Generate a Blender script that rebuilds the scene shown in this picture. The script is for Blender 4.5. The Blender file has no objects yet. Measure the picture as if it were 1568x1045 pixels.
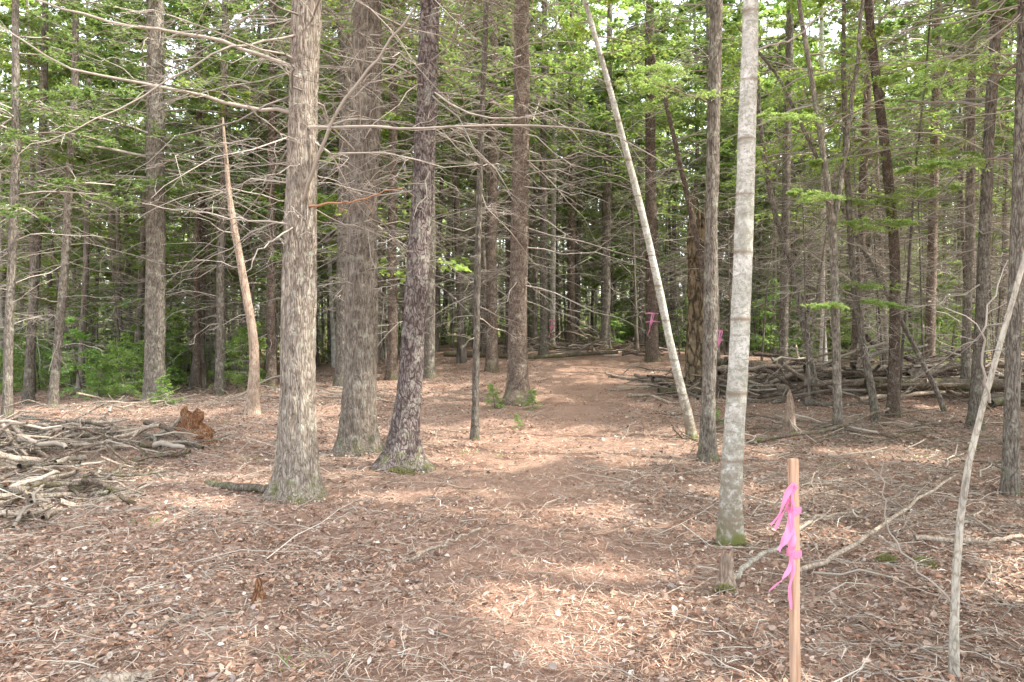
import bpy, math, numpy as np
from mathutils import Vector
R0=np.random.default_rng(7)
TAB=np.random.default_rng(99).random((256,256))
def vn(u,v,seed=0,pu=None):
    u=np.asarray(u,float);v=np.asarray(v,float)
    iu=np.floor(u).astype(int);iv=np.floor(v).astype(int);fu=u-iu;fv=v-iv
    fu=fu*fu*(3-2*fu);fv=fv*fv*(3-2*fv)
    def g(a,b):
        if pu: a=a%pu
        return TAB[(a+seed*17)%256,(b+seed*31)%256]
    return (g(iu,iv)*(1-fu)+g(iu+1,iv)*fu)*(1-fv)+(g(iu,iv+1)*(1-fu)+g(iu+1,iv+1)*fu)*fv
def S(t):
    t=np.clip(t,0,1);return t*t*(3-2*t)
def hz(x,y):
    x=np.asarray(x,float);y=np.asarray(y,float)
    h=0.9*S((y-8)/18)*S((x+9)/8)*(1-.35*S((x-4)/8))
    h=h-0.25*S((-x-5)/10)*S((y-10)/15)+2.2*S((y-45)/50)
    h=h+.10*(vn(x*.6,y*.6,1)-.5)+.05*(vn(x*2.2,y*2.2,2)-.5)+.02*(vn(x*7,y*7,3)-.5)
    return h
def nrm(a): return a/(np.linalg.norm(a,axis=-1,keepdims=True)+1e-9)
SUN=nrm(np.array([.60,-.12,.79]))
PATCH=[(1.1,10.3,2.8,1.6),(-1.3,8.9,1.5,1.2),(.5,4.2,.85,.9),(1.2,3.1,.6,.5),(2.0,17.5,1.4,1.7),(2.6,7.2,.9,.7),(3.2,4.4,.7,.5),(-3.5,13,1.2,.7),(4.7,9.2,1.0,.7),(2.2,5.6,.5,.4)]
def keep(P,s=1.):  # drops leaves and twigs in the sun's way so chosen ground patches stay lit
    g=P[:,:2]-SUN[:2]/SUN[2]*P[:,2:3]
    m=np.ones(len(P),bool)
    e=.7*(vn(g[:,0]*2.5,g[:,1]*2.5,5)-.5)
    for cx,cy,a,b in PATCH:
        m&=(((g[:,0]-cx)/a/s)**2+((g[:,1]-cy)/b/s)**2)>1+e*1.6
    return m
class MB:
    def __init__(s): s.V=[];s.F=[];s.M=[];s.C=[];s.n=0;s.S=[]
    def add(s,V,F,mat=0,col=(.5,.5,.5),smooth=True):
        if len(V)==0: return
        V=np.asarray(V,float);F=np.asarray(F,int)
        s.V.append(V);s.F.append(F+s.n);s.M.append(np.full(len(F),mat));s.S.append(np.full(len(F),smooth))
        c=np.asarray(col,float)
        if c.ndim==1: c=np.tile(c,(len(V),1))
        s.C.append(c);s.n+=len(V)
    def build(s,name,mats,loc=(0,0,0),parent=None):
        V=np.concatenate(s.V);F=np.concatenate(s.F);M=np.concatenate(s.M);C=np.concatenate(s.C)
        me=bpy.data.meshes.new(name)
        V=V-np.array(loc)
        me.vertices.add(len(V));me.vertices.foreach_set("co",V.astype(np.float32).ravel())
        me.loops.add(F.size);me.loops.foreach_set("vertex_index",F.astype(np.int32).ravel())
        me.polygons.add(len(F));me.polygons.foreach_set("loop_start",np.arange(0,F.size,4,dtype=np.int32))
        me.polygons.foreach_set("material_index",M.astype(np.int32))
        me.polygons.foreach_set("use_smooth",np.concatenate(s.S))
        me.update(calc_edges=True)
        a=me.color_attributes.new("col","FLOAT_COLOR","POINT")
        a.data.foreach_set("color",np.concatenate([C,np.ones((len(C),1))],1).astype(np.float32).ravel())
        for m in mats: me.materials.append(m)
        o=bpy.data.objects.new(name,me);o.location=loc
        bpy.context.scene.collection.objects.link(o)
        if parent: o.parent=parent
        return o
def tubes(P,R,n=4):
    K,M,_=P.shape
    t=nrm(P[:,-1]-P[:,0]);ref=np.tile([0,0,1.],(K,1));ref[np.abs(t[:,2])>.9]=[1,0,0]
    a=nrm(np.cross(t,ref));b=np.cross(t,a)
    an=np.arange(n)*2*np.pi/n
    V=P[:,:,None,:]+R[:,:,None,None]*(np.cos(an)[None,None,:,None]*a[:,None,None,:]+np.sin(an)[None,None,:,None]*b[:,None,None,:])
    k,m,j=np.meshgrid(np.arange(K),np.arange(M-1),np.arange(n),indexing='ij')
    i0=k*M*n+m*n+j;i1=k*M*n+m*n+(j+1)%n
    F=np.stack([i0,i1,i1+n,i0+n],-1).reshape(-1,4)
    return V.reshape(-1,3),F
def grow(rng,O,D,L,r0,M=6,wob=.06,grav=-.12):
    K=len(O);t=np.linspace(0,1,M)
    P=O[:,None,:]+D[:,None,:]*(L[:,None]*t)[:,:,None]
    P[:,:,2]+=grav*np.minimum(L,3)[:,None]*t**2
    w=np.cumsum(rng.normal(0,1,(K,M,3))*wob*L[:,None,None]/M*1.5,1);w[:,0]=0
    P=P+w
    R=r0[:,None]*(1-.8*t)
    return P,R
def side(rng,P,L,R,n,lf=.4,M=4,grav=-.05,tmin=.15,vert=.25,wob=.08):
    K,m,_=P.shape
    t=rng.uniform(tmin,.98,(K,n));f=t*(m-1);i=np.minimum(f.astype(int),m-2);fr=(f-i)[...,None]
    kk=np.arange(K)[:,None]
    O=P[kk,i]*(1-fr)+P[kk,i+1]*fr
    d=nrm(P[kk,i+1]-P[kk,i]);pr=nrm(np.cross(d,[0,0,1.]))
    sg=rng.choice([-1,1],(K,n))[...,None]
    an=rng.uniform(.6,1.2,(K,n))[...,None]
    D=nrm(d*np.cos(an)+pr*sg*np.sin(an)+rng.normal(0,vert,(K,n,3))*[.3,.3,1])
    LL=L[:,None]*lf*(1.15-t)*rng.uniform(.5,1.3,(K,n))
    RR=(R[:,0][:,None]*(1-.7*t))*.5
    O=O.reshape(-1,3);D=D.reshape(-1,3);LL=LL.ravel();RR=np.maximum(RR.ravel(),.0012)
    P2,R2=grow(rng,O,D,LL,RR,M,wob,grav)
    return P2,R2,LL
def leaves(rng,P,n,ln,wd,base,var=.3,mask=True,spread=1.0):
    K,m,_=P.shape
    t=rng.uniform(.05,1.05,(K,n));f=np.clip(t,0,.999)*(m-1);i=f.astype(int);fr=(f-i)[...,None];kk=np.arange(K)[:,None]
    O=(P[kk,i]*(1-fr)+P[kk,i+1]*fr).reshape(-1,3)
    d=nrm(P[kk,i+1]-P[kk,i]).reshape(-1,3)
    N=len(O)
    cl=np.repeat(rng.uniform(1-var,1+var,K),n)*rng.uniform(.8,1.2,N)
    O=O+rng.normal(0,.15*ln*spread,(N,3))
    if mask:
        k=keep(O);O=O[k];d=d[k];cl=cl[k];N=len(O)
    if N==0:return None
    pr=nrm(np.cross(d,[0,0,1.]))*rng.choice([-1,1],N)[:,None]
    D=nrm(d*rng.uniform(.2,.9,N)[:,None]+pr*.8*spread+rng.normal(0,.3*spread,(N,3)))
    up=nrm(np.array([0,0,1.])+rng.normal(0,.35*spread,(N,3)));W=nrm(np.cross(D,up))
    l=(ln*rng.uniform(.6,1.3,N))[:,None];w=(wd*rng.uniform(.6,1.3,N))[:,None]
    V=np.stack([O,O+D*l*.5+W*w*.5,O+D*l-up*l*.08,O+D*l*.5-W*w*.5],1).reshape(-1,3)
    F=np.arange(N*4).reshape(-1,4)
    C=np.array(base)*cl[:,None]
    C=C*np.stack([rng.uniform(.8,1.25,N),np.ones(N),rng.uniform(.7,1.2,N)],1)
    return V,F,np.repeat(C,4,0)
def trunk(B,pts,base,sides=16,dz=.5,zfine=0,flare=.5,ridge=0.,mat=0,seed=0,H=None,lump=.04,rings=False,rs=.88):
    pts=np.array(pts,float);H=H or pts[-1,0]
    z=np.concatenate([[-.3],np.arange(0,H,dz)])
    if zfine: z=np.unique(np.concatenate([np.arange(-.3,zfine,.022),np.arange(zfine,H,dz)]))
    z=np.append(z,H)
    def I(c):
        v=np.interp(z,pts[:,0],pts[:,c])
        return (np.interp(z-.35,pts[:,0],pts[:,c])+np.interp(z+.35,pts[:,0],pts[:,c])+v)/3
    cx,cy,r=I(1),I(2),np.interp(z,pts[:,0],pts[:,3])*rs
    cx=cx+.03*(vn(z*.7,0*z,seed+3)-.5)*S(z);cy=cy+.03*(vn(z*.7,0*z+9,seed+4)-.5)*S(z)
    th=np.arange(sides)*2*np.pi/sides
    T,Z=np.meshgrid(th,z)
    zz=np.clip(Z,0,99)
    rr=r[:,None]*np.ones_like(T)
    lob=.35+1.15*vn(T/(2*np.pi)*6,Z*0,seed,6)
    rr=rr*(1+flare*np.exp(-zz/.16)*lob+.25*flare*np.exp(-zz/.5))
    rr*=1+lump*(vn(T/(2*np.pi)*5,Z*2,seed+1,5)-.5)*2
    if ridge:
        n1=vn(T/(2*np.pi)*30,Z*2.6,seed+5,30)*.6+vn(T/(2*np.pi)*44,Z*6,seed+9,44)*.4
        n2=vn(T/(2*np.pi)*40,Z*16,seed+6,40)
        rid=np.abs(n1-.5)*2
        rr+=ridge*((np.minimum(rid*3,1)-.6)+.7*(n2-.5))
    if rings:
        ph=(Z/.46+.15*np.sin(Z*2.3))%1
        rr*=1+.05*np.exp(-((ph-.5)/.035)**2)
    X=base[0]+cx[:,None]+rr*np.cos(T);Y=base[1]+cy[:,None]+rr*np.sin(T)
    V=np.stack([X,Y,Z+base[2]],-1).reshape(-1,3)
    m,j=np.meshgrid(np.arange(len(z)-1),np.arange(sides),indexing='ij')
    i0=m*sides+j;i1=m*sides+(j+1)%sides
    F=np.stack([i0,i1,i1+sides,i0+sides],-1).reshape(-1,4)
    B.add(V,F,mat)
    def at(q):
        q=np.asarray(q,float)
        return np.stack([base[0]+np.interp(q,z,cx),base[1]+np.interp(q,z,cy),base[2]+q],-1)
    def rad(q): return np.interp(q,z,r)
    return at,rad
# ---------------- materials
def newmat(n):
    m=bpy.data.materials.new(n);m.use_nodes=True;nt=m.node_tree;nt.nodes.clear();return m,nt
class N:
    def __init__(s,nt): s.nt=nt
    def __call__(s,t,**k):
        n=s.nt.nodes.new(t)
        for a,b in k.items(): setattr(n,a,b)
        return n
    def l(s,a,b): s.nt.links.new(a,b)
def ramp(n,fac,st):
    r=n('ShaderNodeValToRGB');e=r.color_ramp.elements
    e[0].position=st[0][0];e[0].color=(*st[0][1],1);e[1].position=st[-1][0];e[1].color=(*st[-1][1],1)
    for p,c in st[1:-1]:
        q=e.new(p);q.color=(*c,1)
    n.l(fac,r.inputs[0]);return r.outputs[0]
def mapp(n,sc):
    tc=n('ShaderNodeTexCoord');mp=n('ShaderNodeMapping');mp.inputs['Scale'].default_value=sc
    n.l(tc.outputs['Object'],mp.inputs[0]);return mp.outputs[0],tc.outputs['Object']
def noise(n,v,s,d=4,r=.6):
    x=n('ShaderNodeTexNoise');x.inputs['Scale'].default_value=s;x.inputs['Detail'].default_value=d;x.inputs['Roughness'].default_value=r
    n.l(v,x.inputs['Vector']);return x.outputs['Fac']
def mixc(n,f,a,b):
    m=n('ShaderNodeMix',data_type='RGBA')
    if isinstance(f,float): m.inputs[0].default_value=f
    else: n.l(f,m.inputs[0])
    for i,c in ((6,a),(7,b)):
        if isinstance(c,tuple): m.inputs[i].default_value=(*c,1)
        else: n.l(c,m.inputs[i])
    return m.outputs[2]
def math_(n,op,a,b=None,clamp=False):
    m=n('ShaderNodeMath',operation=op);m.use_clamp=clamp
    for i,c in ((0,a),(1,b)):
        if c is None: continue
        if isinstance(c,(int,float)): m.inputs[i].default_value=c
        else: n.l(c,m.inputs[i])
    return m.outputs[0]
def finish(n,col,bump=None,bs=.5,bd=.01,rough=.9):
    p=n('ShaderNodeBsdfDiffuse')
    if isinstance(col,tuple): p.inputs['Color'].default_value=(*col,1)
    else: n.l(col,p.inputs['Color'])
    if bump is not None:
        b=n('ShaderNodeBump');b.inputs['Strength'].default_value=bs;b.inputs['Distance'].default_value=bd
        n.l(bump,b.inputs['Height']);n.l(b.outputs[0],p.inputs['Normal'])
    o=n('ShaderNodeOutputMaterial');n.l(p.outputs[0],o.inputs[0])
def bark(name,dark,mid,light,s=30,zs=.2,lich=(.36,.38,.31),la=.5,moss=True,bs=1.,bd=.018,lth=.58):
    m,nt=newmat(name);n=N(nt)
    v,o=mapp(n,(1,1,zs))
    a=noise(n,v,s,5,.8);vo=n('ShaderNodeTexVoronoi',feature='DISTANCE_TO_EDGE');vo.inputs['Scale'].default_value=s*1.1
    nz=n('ShaderNodeTexNoise');nz.inputs['Scale'].default_value=s*.5;nz.inputs['Detail'].default_value=2;n.l(v,nz.inputs['Vector'])
    sc=n('ShaderNodeVectorMath',operation='SCALE');sc.inputs['Scale'].default_value=.13;n.l(nz.outputs['Color'],sc.inputs[0])
    dv=n('ShaderNodeVectorMath',operation='ADD');n.l(v,dv.inputs[0]);n.l(sc.outputs[0],dv.inputs[1]);n.l(dv.outputs[0],vo.inputs['Vector'])
    cr=math_(n,'MULTIPLY',vo.outputs[0],5.5,True)
    hgt=math_(n,'ADD',math_(n,'MULTIPLY',cr,.4),math_(n,'MULTIPLY',a,1.1))
    col=ramp(n,math_(n,'MULTIPLY',hgt,.75),[(.28,dark),(.52,mid),(.85,light)])
    l=noise(n,o,8,5,.75)
    big=ramp(n,l,[(.3,(.6,.6,.6)),(.7,(1.25,1.22,1.18))])
    mm=n('ShaderNodeMix',data_type='RGBA',blend_type='MULTIPLY');mm.inputs[0].default_value=1;n.l(col,mm.inputs[6]);n.l(big,mm.inputs[7]);col=mm.outputs[2]
    lf=ramp(n,l,[(lth-.03,(0,0,0)),(lth+.05,(la,la,la))])
    col=mixc(n,lf,col,lich)
    if moss:
        sx=n('ShaderNodeSeparateXYZ');n.l(o,sx.inputs[0])
        g=math_(n,'SUBTRACT',.6,math_(n,'MULTIPLY',sx.outputs[2],1.3));g=math_(n,'ADD',g,math_(n,'MULTIPLY',math_(n,'SUBTRACT',noise(n,o,9,4,.7),.6),4.))
        g=math_(n,'MULTIPLY',g,1.2,True)
        col=mixc(n,g,col,(.12,.125,.045))
    oi=n('ShaderNodeObjectInfo')
    br=n('ShaderNodeHueSaturation');n.l(col,br.inputs['Color']);n.l(math_(n,'ADD',.8,math_(n,'MULTIPLY',oi.outputs['Random'],.4)),br.inputs['Value'])
    finish(n,br.outputs[0],hgt,bs,bd);return m
BK=bark('bark_gray',(.05,.042,.033),(.17,.148,.122),(.31,.285,.25))
BKA=bark('bark_shaggy',(.07,.058,.045),(.225,.19,.155),(.38,.34,.295),s=34,zs=.16,la=.55)
BKC=bark('bark_dark_red',(.04,.029,.026),(.115,.09,.084),(.30,.26,.245),s=24,zs=.4,la=.4,lth=.56)
BKR=bark('bark_red_spruce',(.05,.034,.027),(.15,.112,.09),(.27,.225,.19),s=32,zs=.5,la=.4)
BKP=bark('bark_pale',(.18,.155,.12),(.36,.33,.27),(.50,.47,.41),s=30,zs=.3,moss=False,bs=.3)
DEADW=bark('dead_wood',(.11,.08,.06),(.31,.25,.195),(.47,.41,.34),s=30,zs=.3,la=.2,moss=False,bs=.5)
SNW=bark('standing_dead_wood',(.12,.085,.06),(.33,.245,.185),(.45,.37,.30),s=30,zs=.15,la=.3,moss=False,bs=.6)
ROT=bark('rotten_wood',(.05,.02,.012),(.23,.105,.055),(.38,.23,.14),s=30,zs=.25,la=.15,moss=False)
SNAGM=bark('snag_wood',(.02,.015,.012),(.10,.075,.05),(.28,.22,.14),s=9,zs=.3,la=.2)
def simple_bark(name,a,b,s=12,zs=.25):
    m,nt=newmat(name);n=N(nt);v,o=mapp(n,(1,1,zs));q=noise(n,v,s,3,.7)
    col=ramp(n,q,[(.35,a),(.65,b)]);oi=n('ShaderNodeObjectInfo')
    br=n('ShaderNodeHueSaturation');n.l(col,br.inputs['Color']);n.l(math_(n,'ADD',.75,math_(n,'MULTIPLY',oi.outputs['Random'],.6)),br.inputs['Value'])
    finish(n,br.outputs[0]);return m
BKF=simple_bark('bark_distant_hazed',(.085,.07,.056),(.25,.222,.188));BKL=simple_bark('bark_distant_birch',(.28,.26,.22),(.60,.58,.53),9,1)  # distant bark painted paler to stand in for haze
def attr(name,trans=0.,rnd=.0,mult=1.):
    m,nt=newmat(name);n=N(nt);a=n('ShaderNodeAttribute',attribute_name='col')
    c=a.outputs['Color']
    if rnd:
        h=n('ShaderNodeHueSaturation');n.l(c,h.inputs['Color'])
        oi=n('ShaderNodeObjectInfo');n.l(math_(n,'ADD',mult-rnd,math_(n,'MULTIPLY',oi.outputs['Random'],2*rnd)),h.inputs['Value'])
        n.l(math_(n,'ADD',.48,math_(n,'MULTIPLY',oi.outputs['Random'],.03)),h.inputs['Hue']);c=h.outputs[0]
    if not trans:
        finish(n,c);return m
    d=n('ShaderNodeBsdfDiffuse');t=n('ShaderNodeBsdfTranslucent');mx=n('ShaderNodeMixShader');mx.inputs[0].default_value=trans
    n.l(c,d.inputs[0])
    tt=mixc(n,.5,c,(.42,.56,.13)) ;n.l(tt,t.inputs[0]);n.l(d.outputs[0],mx.inputs[1]);n.l(t.outputs[0],mx.inputs[2])
    o=n('ShaderNodeOutputMaterial');n.l(mx.outputs[0],o.inputs[0]);return m
FOL=attr('needle_foliage',trans=.48,rnd=.28,mult=1.08)
TWIG=attr('dead_twig')
LIT=attr('litter')
def birch():
    m,nt=newmat('birch_bark');n=N(nt);v,o=mapp(n,(1,1,3.5))
    a=noise(n,v,10,5,.75);b=noise(n,o,6,5,.75);c=noise(n,o,34,4,.75)
    col=ramp(n,b,[(.32,(.28,.265,.22)),(.5,(.49,.47,.42)),(.68,(.70,.68,.64))])
    dk=ramp(n,a,[(.54,(0,0,0)),(.62,(.75,.75,.75))]);col=mixc(n,dk,col,(.23,.21,.17))
    sx=n('ShaderNodeSeparateXYZ');n.l(o,sx.inputs[0]);z=sx.outputs[2]
    li=ramp(n,c,[(.49,(0,0,0)),(.57,(.75,.75,.75))]);col=mixc(n,li,col,(.27,.28,.22))
    ph=math_(n,'FRACT',math_(n,'ADD',math_(n,'DIVIDE',z,.46),math_(n,'MULTIPLY',math_(n,'SINE',math_(n,'MULTIPLY',z,2.3)),.15)))
    rg=math_(n,'ABSOLUTE',math_(n,'SUBTRACT',ph,.5));rg=math_(n,'ADD',rg,math_(n,'MULTIPLY',math_(n,'SUBTRACT',b,.5),.12))
    rgm=ramp(n,rg,[(.0,(.85,.85,.85)),(.05,(0,0,0))]);col=mixc(n,rgm,col,(.20,.155,.11))
    g=math_(n,'SUBTRACT',1.1,math_(n,'MULTIPLY',z,.8),True)
    g=math_(n,'MULTIPLY',g,ramp(n,noise(n,o,13,5,.7),[(.40,(.0,.0,.0)),(.54,(1,1,1))]),True);col=mixc(n,g,col,(.20,.165,.115))
    g2=math_(n,'MULTIPLY',math_(n,'SUBTRACT',math_(n,'ADD',math_(n,'MULTIPLY',b,.6),-.13),z),6,True);col=mixc(n,g2,col,(.14,.15,.05))
    finish(n,col,math_(n,'ADD',a,c),.5,.008);return m
BIR=birch()
def pathx(y): return np.interp(y,[2,4,7,10,13,17,22],[.1,.3,.1,.3,.9,1.8,2.2])
# ---------------- ground
def ground():
    def ax(lo,hi,st,far):
        c=np.arange(lo,hi+1e-6,st);g=st;r=[];q=hi
        while q<far: g*=1.25;q+=g;r.append(q)
        l=[];g=st;q=lo
        while q>-far: g*=1.25;q-=g;l.append(q)
        return np.array(l[::-1]+list(c)+r)
    xs=ax(-13,13,.06,400);ys=ax(.8,22,.06,400)
    X,Y=np.meshgrid(xs,ys);Z=hz(X,Y)
    near=S((24-Y)/4);pf=np.exp(-((X-pathx(Y))/(.75+.02*Y))**2)*S(Y/2)
    Z=Z+near*(1-.5*pf)*(.026*(vn(X*15,Y*15,11)-.5)+.03*(vn(X*5,Y*6,12)-.5)+.014*(TAB[(X*977).astype(int)%256,(Y*577).astype(int)%256]-.5))-.02*pf*near
    V=np.stack([X,Y,Z],-1).reshape(-1,3);nx=len(xs)
    j,i=np.meshgrid(np.arange(len(ys)-1),np.arange(nx-1),indexing='ij');a=j*nx+i
    F=np.stack([a,a+1,a+nx+1,a+nx],-1).reshape(-1,4)
    m,nt=newmat('forest_floor');n=N(nt);v,o=mapp(n,(1,1,1))
    a=noise(n,o,1.3,4,.65);b=noise(n,o,28,5,.8);c=noise(n,o,110,3,.8)
    vo=n('ShaderNodeTexVoronoi');vo.inputs['Scale'].default_value=34;n.l(o,vo.inputs['Vector'])
    col=ramp(n,b,[(.32,(.11,.065,.047)),(.5,(.34,.225,.17)),(.68,(.54,.42,.345))])
    leaf=ramp(n,vo.outputs['Color'],[(.2,(.18,.11,.08)),(.5,(.40,.275,.21)),(.85,(.55,.46,.395))])
    col=mixc(n,ramp(n,a,[(.35,(.15,.15,.15)),(.65,(.6,.6,.6))]),col,leaf)
    col2=ramp(n,c,[(.3,(.27,.15,.105)),(.7,(.62,.43,.33))])
    at=n('ShaderNodeAttribute',attribute_name='col');sp=n('ShaderNodeSeparateXYZ');n.l(at.outputs['Vector'],sp.inputs[0])
    col=mixc(n,math_(n,'ADD',.25,math_(n,'MULTIPLY',sp.outputs[0],.5)),col,col2)
    g=ramp(n,noise(n,o,2.1,5,.8),[(.64,(0,0,0)),(.72,(.4,.4,.4))]);col=mixc(n,g,col,(.17,.18,.07))
    big=ramp(n,noise(n,o,.9,5,.7),[(.35,(.74,.72,.70)),(.65,(1.1,1.1,1.1))])
    mm=n('ShaderNodeMix',data_type='RGBA',blend_type='MULTIPLY');mm.inputs[0].default_value=1;n.l(col,mm.inputs[6]);n.l(big,mm.inputs[7]);col=mm.outputs[2]
    finish(n,col,math_(n,'ADD',b,c),.9,.02)
    B=MB();B.add(V,F,0,np.repeat(pf.reshape(-1,1),3,1));B.build('forest_ground',[m])
ground()
def litter():
    rng=np.random.default_rng(3);K=170000
    y=1.6+19*rng.random(K)**1.45;x=rng.uniform(-1,1,K)*(.78*y+.8)
    off=np.abs(x-pathx(y));k=rng.random(K)<np.clip(.16+.30*off+1.1*(vn(x*.8,y*.8,21)-.5)+.7*(vn(x*3,y*3,22)-.5),.08,1);x=x[k];y=y[k];K=len(x)
    z=hz(x,y)+rng.uniform(.004,.028,K)
    O=np.stack([x,y,z],-1);az=rng.uniform(0,6.283,K)
    tl=rng.normal(0,.35,K);D=nrm(np.stack([np.cos(az),np.sin(az),tl],-1));W=nrm(np.cross(D,np.array([0,0,1.])+rng.normal(0,.6,(K,3))));U=np.cross(W,D)
    l=(.014+.038*rng.random(K)**1.7)[:,None];w=l*rng.uniform(.14,.36,K)[:,None];f=w*rng.uniform(-.4,1.2,K)[:,None];f2=w*rng.uniform(-.4,1.2,K)[:,None]
    V=np.stack([O-D*l*.5,O-D*l*.18+W*w+U*f,O+D*l*.22+W*w*.8+U*f,O+D*l*.62+U*f*.5,O+D*l*.22-W*w*.8+U*f2,O-D*l*.18-W*w+U*f2],1).reshape(-1,3)
    b=np.arange(K)[:,None]*6;F=np.concatenate([b+[0,1,2,3],b+[0,3,4,5]])
    pal=np.array([(.44,.30,.215),(.31,.19,.135),(.50,.38,.30),(.17,.105,.075),(.66,.57,.49),(.41,.245,.165),(.38,.32,.285)])
    C=pal[rng.choice(7,K,p=[.22,.22,.15,.17,.05,.11,.08])]*rng.uniform(.65,1.15,K)[:,None]
    B=MB();B.add(V,F,0,np.repeat(C,6,0),False);B.build('leaf_litter',[LIT])
    K=190000;y=1.6+17*rng.random(K)**1.5;x=rng.uniform(-1,1,K)*(.78*y+.8)
    z=hz(x,y)+rng.uniform(-.008,.026,K);az=rng.uniform(0,6.283,K);O=np.stack([x,y,z],-1)
    D=nrm(np.stack([np.cos(az),np.sin(az),rng.normal(0,.18,K)],-1));W=nrm(np.cross(D,[0,0,1.]));l=rng.uniform(.02,.10,K)[:,None];w=rng.uniform(.0007,.002,K)[:,None]*(1+O[:,1:2]*.08)
    V=np.stack([O-D*l*.5-W*w,O+D*l*.5-W*w,O+D*l*.5+W*w,O-D*l*.5+W*w],1).reshape(-1,3)
    C=np.array([(.55,.38,.275),(.36,.20,.135),(.66,.54,.43)])[rng.choice(3,K)]*rng.uniform(.5,1.15,K)[:,None]
    B=MB();B.add(V,np.arange(K*4).reshape(-1,4),0,np.repeat(C,4,0),False);B.build('pine_needle_litter',[LIT])
    K=17000;y=1.8+19*rng.random(K)**1.25;x=rng.uniform(-1,1,K)*(.8*y+.8)
    off=np.abs(x-pathx(y));k=rng.random(K)<np.clip(.12+.22*off+.3*(x>1)*(y<9),.06,1);x=x[k];y=y[k];K=len(x)
    az=rng.uniform(0,6.283,K);L=rng.uniform(.08,.4,K)*(1+1.8*(rng.random(K)<.12))
    O=np.stack([x,y,hz(x,y)+.018],-1);D=nrm(np.stack([np.cos(az),np.sin(az),rng.normal(.05,.08,K)],-1))
    P,R=grow(rng,O,D,L,rng.uniform(.0015,.0055,K),5,.16,-.02)
    P[:,:,2]=np.maximum(P[:,:,2],hz(P[:,:,0],P[:,:,1])+.006)
    B=MB()
    C=np.array([(.46,.40,.33),(.25,.19,.145),(.60,.54,.46)])[rng.choice(3,K)]*rng.uniform(.6,1.1,K)[:,None]
    V,F=tubes(P,R,3);B.add(V,F,0,np.repeat(C,15,0))
    P2,R2,L2=side(rng,P,L,R,2,.5);V,F=tubes(P2,R2,3);B.add(V,F,0,np.repeat(np.repeat(C,2,0),12,0));B.build('fallen_twigs',[TWIG])
litter()
# ---------------- trees
GR=(.125,.195,.07);YG=(.28,.40,.10);DG=(.08,.13,.055)
def dress(B,rng,at,rad,dead=None,live=None,mats=(1,2),col=GR,mask=True,dcol=(.36,.32,.275),third=True):
    if dead:
        z0,z1,n,ln=dead[:4];ns=dead[4] if len(dead)>4 else 6
        q=z0+(z1-z0)*rng.random(n)**.85;O=at(q);az=rng.uniform(0,6.283,n);el=rng.normal(-.05,.28,n)
        D=nrm(np.stack([np.cos(az),np.sin(az),el],-1));L=ln*rng.uniform(.25,1.45,n)*np.clip((q-z0)/2+.45,.4,1)
        O=O+D*rad(q)[:,None]*.7
        P,R=grow(rng,O,D,L,.0035+.0042*L,7,.14,-.15)
        if mask:
            kk=keep(P[:,1],.9)&keep(P[:,3],1.)&keep(P[:,5],1.);P=P[kk];R=R[kk];L=L[kk];n=len(P)
        C=np.array(dcol)*rng.uniform(.5,1.35,(n,1))
        V,F=tubes(P,R,4);B.add(V,F,mats[0],np.repeat(C,28,0))
        P2,R2,L2=side(rng,P,L,R,ns,.45,4,-.12,.15,.35,.16)
        V,F=tubes(P2,np.maximum(R2,.0017),3);B.add(V,F,mats[0],np.repeat(np.repeat(C,ns,0),12,0))
        if third:
            P3,R3,L3=side(rng,P2,L2,R2,3,.5,3,0,.2,.4)
            V,F=tubes(P3,np.maximum(R3,.0014),3);B.add(V,F,mats[0],np.repeat(np.repeat(C,ns*3,0),9,0))
    if live:
        z0,z1,n,ln,ns,n3,nl,ll,lw=live
        q=rng.uniform(z0,z1,n);O=at(q);az=rng.uniform(0,6.283,n)
        fr=(q-z0)/(z1-z0+.01);L=ln*rng.uniform(.55,1.15,n)*(1.1-.85*fr**1.3)
        D=nrm(np.stack([np.cos(az),np.sin(az),rng.normal(.08,.15,n)+.3*fr],-1))
        P,R=grow(rng,O,D,L,.006+.008*L,6,.06,-.18)
        V,F=tubes(P,R,3);B.add(V,F,mats[0],dcol)
        P2,R2,L2=side(rng,P,L,R,ns,.42,3,-.12,.15,.2)
        if third: V,F=tubes(P2,R2,3);B.add(V,F,mats[0],dcol)
        PP=P2
        if n3:
            P3,R3,L3=side(rng,P2,L2,R2,n3,.5,3,-.1,.1,.2);PP=np.concatenate([P3,P2])
        r=leaves(rng,PP,nl,ll,lw,col,.35,mask)
        if r: B.add(r[0],r[1],mats[1],r[2],False)
def tree(name,x,y,pts,mat,seed,dead=None,live=None,sides=16,zfine=0,flare=.5,ridge=0,col=GR,rings=False,H=14,extra=None,lump=.04,third=True,rs=.88):
    rng=np.random.default_rng(seed);b=(x,y,float(hz(x,y)))
    pts=[(-1,pts[0][1],0,pts[0][2])]+[(p[0],p[1],0,p[2]) for p in pts]
    l=pts[-1]
    if H>l[0]: pts.append((H,l[1]+(l[1]-pts[-2][1])*.5,rng.normal(0,.2),max(.015,l[3]*.15)))
    B=MB();at,rad=trunk(B,pts,b,sides,.25,zfine,flare,ridge,0,seed%50,rings=rings,lump=lump,rs=rs)
    dress(B,rng,at,rad,dead,live,col=col,third=third)
    if extra: extra(B,rng,at,rad)
    return B.build(name,[mat,TWIG,FOL],b)
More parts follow.
